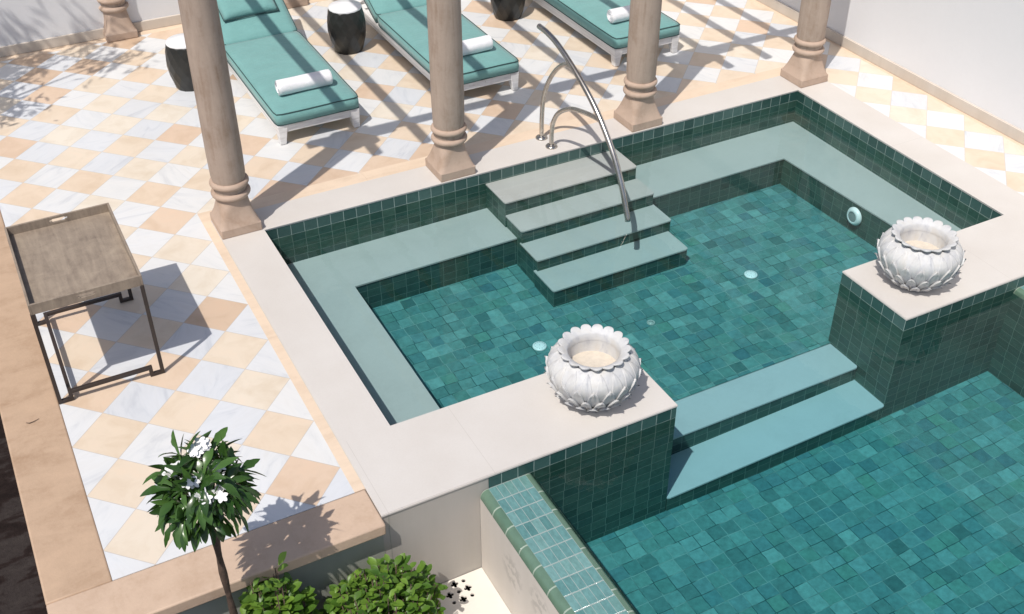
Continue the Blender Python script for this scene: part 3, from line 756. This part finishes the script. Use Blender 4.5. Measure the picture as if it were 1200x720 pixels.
# ------------------------------------------------------------------ lotus planters
BODY = [(.118, .0), (.146, .026), (.190, .080), (.224, .130), (.249, .180), (.262, .224), (.258, .260), (.237, .293), (.206, .317), (.181, .333)]
def rad(z):
    for (r0, z0), (r1, z1) in zip(BODY, BODY[1:]):
        if z <= z1: f = (z - z0) / (z1 - z0); return r0 + (r1 - r0) * f
    return BODY[-1][0]
def make_planter(label, loc):
    t = thing('lotus_planter', label, 'planter', loc, 0, 'carved lotus planters on the plinths')
    sp_ = [tuple(p) for p in spline([(r, z, 0) for r, z in BODY], 4)]
    g = MB(); g.lathe([(.001, 0.001)] + [(p[0], p[1]) for p in sp_] + [(.166, .318), (.153, .318), (.151, .29), (.148, .25), (.144, .20)], n=80)
    g.build('bowl', M['pot'], t)
    def petals(n, z0, z1, halfang, lift0, lift1, phase, power, thick=.007, rim=.008):
        g = MB(); NT_, NS = 12, 8
        for k in range(n):
            a0 = 2 * math.pi * (k + phase) / n
            rows, und = [], []
            for i in range(NT_ + 1):
                tt_ = i / NT_; z = z0 + (z1 - z0) * tt_
                wv = max(.0, (1 - tt_ ** power)) ** .62 * (.86 + .28 * tt_)
                row, ro2 = [], []
                for j in range(NS + 1):
                    s = j / NS * 2 - 1
                    lift = lift0 + (lift1 - lift0) * tt_ ** 1.6
                    ridge = .35 * rim * max(0, 1 - 4 * abs(s)) + rim * abs(s) ** 2 * (1 - .3 * tt_) + rim * .9 * (max(0, tt_ - .6) / .4) ** 2 * (1 - s * s)
                    r = rad(min(z, .333)) + lift + ridge - .004 * s * s
                    aa = a0 + s * halfang * wv
                    row.append((r * math.cos(aa), r * math.sin(aa), z)); r2 = r - thick - .003
                    ro2.append((r2 * math.cos(aa), r2 * math.sin(aa), z - .003))
                rows.append(row); und.append(ro2)
            A = g.grid(rows); B = g.grid(und)
            ring = [(i, 0) for i in range(NT_ + 1)] + [(NT_, j) for j in range(1, NS + 1)] + [(i, NS) for i in range(NT_ - 1, -1, -1)]
            for (i, j), (i2, j2) in zip(ring, ring[1:]):
                g.bm.faces.new((A[i][j], A[i2][j2], B[i2][j2], B[i][j]))
        bmesh.ops.remove_doubles(g.bm, verts=g.bm.verts, dist=1e-5)
        g.build('petal_row', M['pot'], t)
    petals(18, .160, .324, .168, .000, .002, .5, 1.9, .009, .008)
    petals(18, .095, .248, .172, .002, .007, .0, 1.8, .012, .014)
    petals(18, .032, .168, .174, .008, .018, .5, 1.8, .016, .018)
    petals(18, .003, .092, .178, .014, .030, 0, 2.3, .018, .018)
    # flared lip with a scalloped edge, upper and under side
    g = MB(); n = 17; m = n * 14
    def lip(th, f, under):
        sc = abs(math.sin(n * th / 2)) ** .65
        q = f * (.48 + .52 * sc)
        r = .149 + .059 * q; z = .336 + .026 * math.sin(q * 1.8) + .004 * sc * f
        if under: r, z = r + .006 * (1 - f), z - .005 - .010 * (1 - f) - .008 * f
        return (r * math.cos(th), r * math.sin(th), z)
    fs = [0, .15, .3, .45, .6, .72, .84, .93, 1]
    rows = [[lip(2 * math.pi * k / m, f, False) for k in range(m)] for f in fs] + [[lip(2 * math.pi * k / m, f, True) for k in range(m)] for f in reversed(fs)]
    rows.append([(.176 * math.cos(2 * math.pi * k / m), .176 * math.sin(2 * math.pi * k / m), .300) for k in range(m)])
    rows.insert(0, [(.149 * math.cos(2 * math.pi * k / m), .149 * math.sin(2 * math.pi * k / m), .290) for k in range(m)])
    g.grid(rows, True)
    g.build('scalloped_rim', M['pot'], t)
    MB().lathe([(.1465, .214), (.12, .219), (.05, .222), (.001, .222)], n=48).build('sand_fill', M['potsoil'], t)
    return t
p0 = make_planter('carved white marble lotus planter on the near left plinth', (1.142, -2.61, .001))
c = copy_tree(p0); c.location = (3.622, -2.607, .001); c.rotation_euler = (0, 0, .13); c['label'] = 'carved white marble lotus planter on the right plinth, farther from the camera'

# ------------------------------------------------------------------ plants
def leaf(mb, base, d, up, ln, wid, prof, droop, cup=.25):
    d = d.normalized(); side = d.cross(up)
    if side.length < 1e-4: side = d.cross(Vector((1, 0, 0)))
    side.normalize(); p = Vector(base); rows = []; n = len(prof) - 1
    for i, w in enumerate(prof):
        nrm = side.cross(d).normalized(); hw = w * wid / 2
        rows.append([p - side * hw + nrm * hw * cup, p, p + side * hw + nrm * hw * cup])
        d = (d + Vector((0, 0, -droop / n))).normalized(); p = p + d * (ln / n)
    vv = [[mb.bm.verts.new(q_ - mb.o) for q_ in r] for r in rows]
    for i in range(n):
        for j in range(2):
            f = mb.bm.faces.new((vv[i][j], vv[i][j + 1], vv[i + 1][j + 1], vv[i + 1][j])); f.smooth = True

tr = thing('topiary_tree', 'small standard tree with long drooping dark leaves and white flowers on a bare stem', 'tree', (-1.140, -3.075, -.74)); oo = tr.location
C = Vector((-1.140, -3.075, .735))
g = MB(oo); g.tube(spline([(-1.140, -3.075, -.75), (-1.136, -3.078, -.3), (-1.143, -3.072, .2), (-1.140, -3.075, .60)], 8), [.017 + .003 * math.sin(k * 1.3) for k in range(25)], 10)
for k in range(12):
    a = 2.4 * k; r = .05 + .012 * (k % 4); h = .05 + .022 * (k % 5)
    g.tube([C + Vector((0, 0, -.17)), C + Vector((r * .5 * math.cos(a), r * .5 * math.sin(a), -.17 + h * .8)), C + Vector((r * math.cos(a) * 1.3, r * math.sin(a) * 1.3, -.1 + h * 1.5))], [.010, .008, .006], 7)
g.build('trunk', M['bark'], tr)
g = MB(oo); g.recalc = False
PROF = [.20, .23, .25, .28, .31, .36, .44, .62, .92, 1.0, .82, .66, .40, .05]
for w_ in range(24):
    a0 = w_ * 2.39996; zz = 1 - 1.75 * (w_ + .5) / 24; rr = math.sqrt(max(0, 1 - zz * zz))
    tip = C + Vector((.112 * rr * math.cos(a0), .112 * rr * math.sin(a0), .098 * zz + .015)) + Vector((random.gauss(0, .012), random.gauss(0, .012), random.gauss(0, .012)))
    ax = (tip - C + Vector((0, 0, .05))).normalized()
    s1 = ax.orthogonal().normalized(); s2 = ax.cross(s1)
    for k in range(13):
        an = 2.4 * k + random.uniform(-.3, .3); sp_ = random.uniform(.55, 1.6)
        d = ax + (s1 * math.cos(an) + s2 * math.sin(an)) * sp_
        ln = random.uniform(.11, .205)
        leaf(g, tip + ax * random.uniform(-.02, .01), d, ax + Vector((random.gauss(0, .3), random.gauss(0, .3), .3)), ln, random.uniform(.032, .050), [w * random.uniform(.9, 1.1) for w in PROF], random.uniform(.5, 2.2), random.uniform(.15, .6))
g.build('crown', M['leaf'], tr)
for cl in ((.02, .03, .215), (-.10, -.0, .165), (.07, -.06, .15), (-.05, -.08, .15), (-.035, -.14, .095), (.05, -.145, .10), (.06, .06, .205)):
    fl = MB(oo); fl.recalc = False
    for k in range(4):
        c_ = C + Vector(cl) + Vector((random.uniform(-.028, .028), random.uniform(-.028, .028), random.uniform(-.012, .02)))
        ax = Vector((random.uniform(-.5, .5), random.uniform(-.8, .3), 1)).normalized(); s1 = ax.orthogonal().normalized(); s2 = ax.cross(s1)
        for j in range(5):
            an = 2 * math.pi * j / 5 + k; dd = s1 * math.cos(an) + s2 * math.sin(an)
            leaf(fl, c_, dd + ax * .5, ax, .030, .021, [.25, .7, 1, .85, .3], .5, .15)
    fl.build('flower_cluster', M['petal'], tr)

def shrub(label, loc, rx, ry, rz_, n, seed):
    random.seed(seed)
    t = thing('shrub', label, 'shrub', loc, 0, 'leafy green shrubs in the planting bed'); oo = Vector(loc)
    g = MB(oo); g.recalc = False; st = MB(oo)
    PR = [.10, .45, .80, 1.0, .95, .66, .08]
    nst = n // 11
    for k in range(nst):
        a = random.uniform(0, 2 * math.pi); r = math.sqrt(random.random()); top = Vector((rx * r * math.cos(a), ry * r * math.sin(a), rz_ * (1 - .45 * r * r) * random.uniform(.8, 1.1)))
        rt = Vector((top.x * .35, top.y * .35, 0)); mid = (rt + top) / 2 + Vector((top.x * .15, top.y * .15, .02))
        st.tube([oo + rt, oo + mid, oo + top], [.006, .0045, .003], 5)
        for j in range(11):
            f = random.uniform(.35, 1.02); p = rt.lerp(top, f) + Vector((random.gauss(0, .012), random.gauss(0, .012), 0))
            an = j * 2.4 + random.uniform(-.4, .4); tip = max(0, f - .75) * 3
            d = Vector((math.cos(an), math.sin(an), .35 + tip * random.uniform(.3, 1.4)))
            sz = random.choice([random.uniform(.035, .06), random.uniform(.05, .082)])
            leaf(g, oo + p, d, Vector((0, 0, 1)), sz, sz * random.uniform(.52, .66), PR, random.uniform(.2, .9), random.uniform(.1, .45))
    st.build('stems', M['bark'], t); g.build('foliage', M['bush'], t); return t
shrub('wide bright green leafy shrub beside the drain floor', (-.425, -3.16, -.745), .33, .24, .60, 2300, 3)
shrub('smaller bright green shrub around the foot of the small standard tree', (-.945, -3.06, -.745), .19, .13, .78, 1250, 5)

# tree left of the frame, whose broken shade falls on the paving and the back wall
random.seed(11)
tl = thing('shade_tree', 'leafy tree left of the terrace whose shade falls on paving and back wall', 'tree', (-3.4, 1.75, -1.06)); oo = Vector(tl.location)
g = MB(oo); g.tube([(-3.4, 1.75, -1.07), (-3.35, 1.77, 1.0), (-3.25, 1.85, 2.6)], [.10, .08, .05], 10)
ends = []
for k in range(26):
    e_ = Vector((-3.14 + random.gauss(0, .30), 2.22 + random.gauss(0, .50), 3.0 + random.uniform(-.5, .8)))
    g.tube([(-3.27, 1.84, 2.3 + .02 * k), tuple((Vector((-3.27, 1.84, 2.6)) + e_) / 2 + Vector((0, 0, .1))), tuple(e_)], [.025, .015, .006], 6); ends.append(e_)
g.build('trunk', M['bark'], tl)
g = MB(oo); g.recalc = False
for e_ in ends:
    for k in range(110):
        p = e_ + Vector((random.gauss(0, .15), random.gauss(0, .15), random.gauss(0, .12)))
        d = Vector((random.uniform(-1, 1), random.uniform(-1, 1), random.uniform(-.6, .5)))
        leaf(g, p, d, Vector((random.uniform(-.5, .5), random.uniform(-.5, .5), 1)), random.uniform(.09, .14), random.uniform(.02, .032), [.2, .8, 1, .7, .1], .5, .2)
g.build('crown', M['tleaf'], tl)

tw = MB((-1.77, -1.33, 0)); tw.tube([(-1.805, -1.325, .004), (-1.79, -1.337, .005), (-1.765, -1.335, .006), (-1.735, -1.322, .004)], [.0018, .0024, .002, .001], 6)
tag(tw.build('twig', M['bark']), 'thin dry twig lying on the sandstone edge left of the paving', 'twig')

# ------------------------------------------------------------------ light, sky, camera
ELEV, AZ = 59.0, math.atan2(-.826, -.564)     # direction towards the sun, from +Y clockwise
ce = math.cos(R(ELEV)); sd = Vector((.826 * ce, .564 * ce, -math.sin(R(ELEV))))
sun = bpy.data.lights.new('sun', 'SUN'); sun.energy = 3.7; sun.angle = R(.53); sun.color = (1, .955, .89)
so = bpy.data.objects.new('sun', sun); COL.objects.link(so); so.rotation_euler = sd.to_track_quat('-Z', 'Y').to_euler(); so.location = (-6, -5, 12)
w = bpy.data.worlds.new('World'); scene.world = w; w.use_nodes = True
nt = w.node_tree; sky = nt.nodes.new('ShaderNodeTexSky'); sky.sky_type = 'NISHITA'; sky.sun_disc = False
sky.sun_elevation = R(ELEV); sky.sun_rotation = AZ % (2 * math.pi); sky.air_density = 1.0; sky.dust_density = 2.0; sky.ozone_density = 1.0
nt.links.new(sky.outputs[0], nt.nodes['Background'].inputs[0]); nt.nodes['Background'].inputs[1].default_value = .108

cam = bpy.data.cameras.new('camera'); co = bpy.data.objects.new('camera', cam); COL.objects.link(co)
p_, y_, r_ = 6.40344227e-01, 4.80604707e-01, -3.33640735e-03
fwd = Vector((math.sin(y_) * math.cos(p_), math.cos(y_) * math.cos(p_), -math.sin(p_))); rt = Vector((math.cos(y_), -math.sin(y_), 0)); up = rt.cross(fwd)
rt2 = rt * math.cos(r_) + up * math.sin(r_); up2 = up * math.cos(r_) - rt * math.sin(r_)
m3 = Matrix((rt2, up2, -fwd)).transposed()
co.matrix_world = Matrix.Translation((-1.55215541, -6.78027851, 4.32573175)) @ m3.to_4x4()
cam.sensor_fit = 'HORIZONTAL'; cam.sensor_width = 36; cam.lens = 36 * 1320.86447 / 1200; cam.clip_end = 500; cam.clip_start = .05
scene.camera = co
vs = scene.view_settings; vs.view_transform = 'Standard'; vs.look = 'None'; vs.exposure = 0; vs.gamma = 1; vs.use_curve_mapping = False
scene.cycles.max_bounces = 10; scene.cycles.transparent_max_bounces = 16; scene.cycles.diffuse_bounces = 5
scene.cycles.volume_bounces = 0
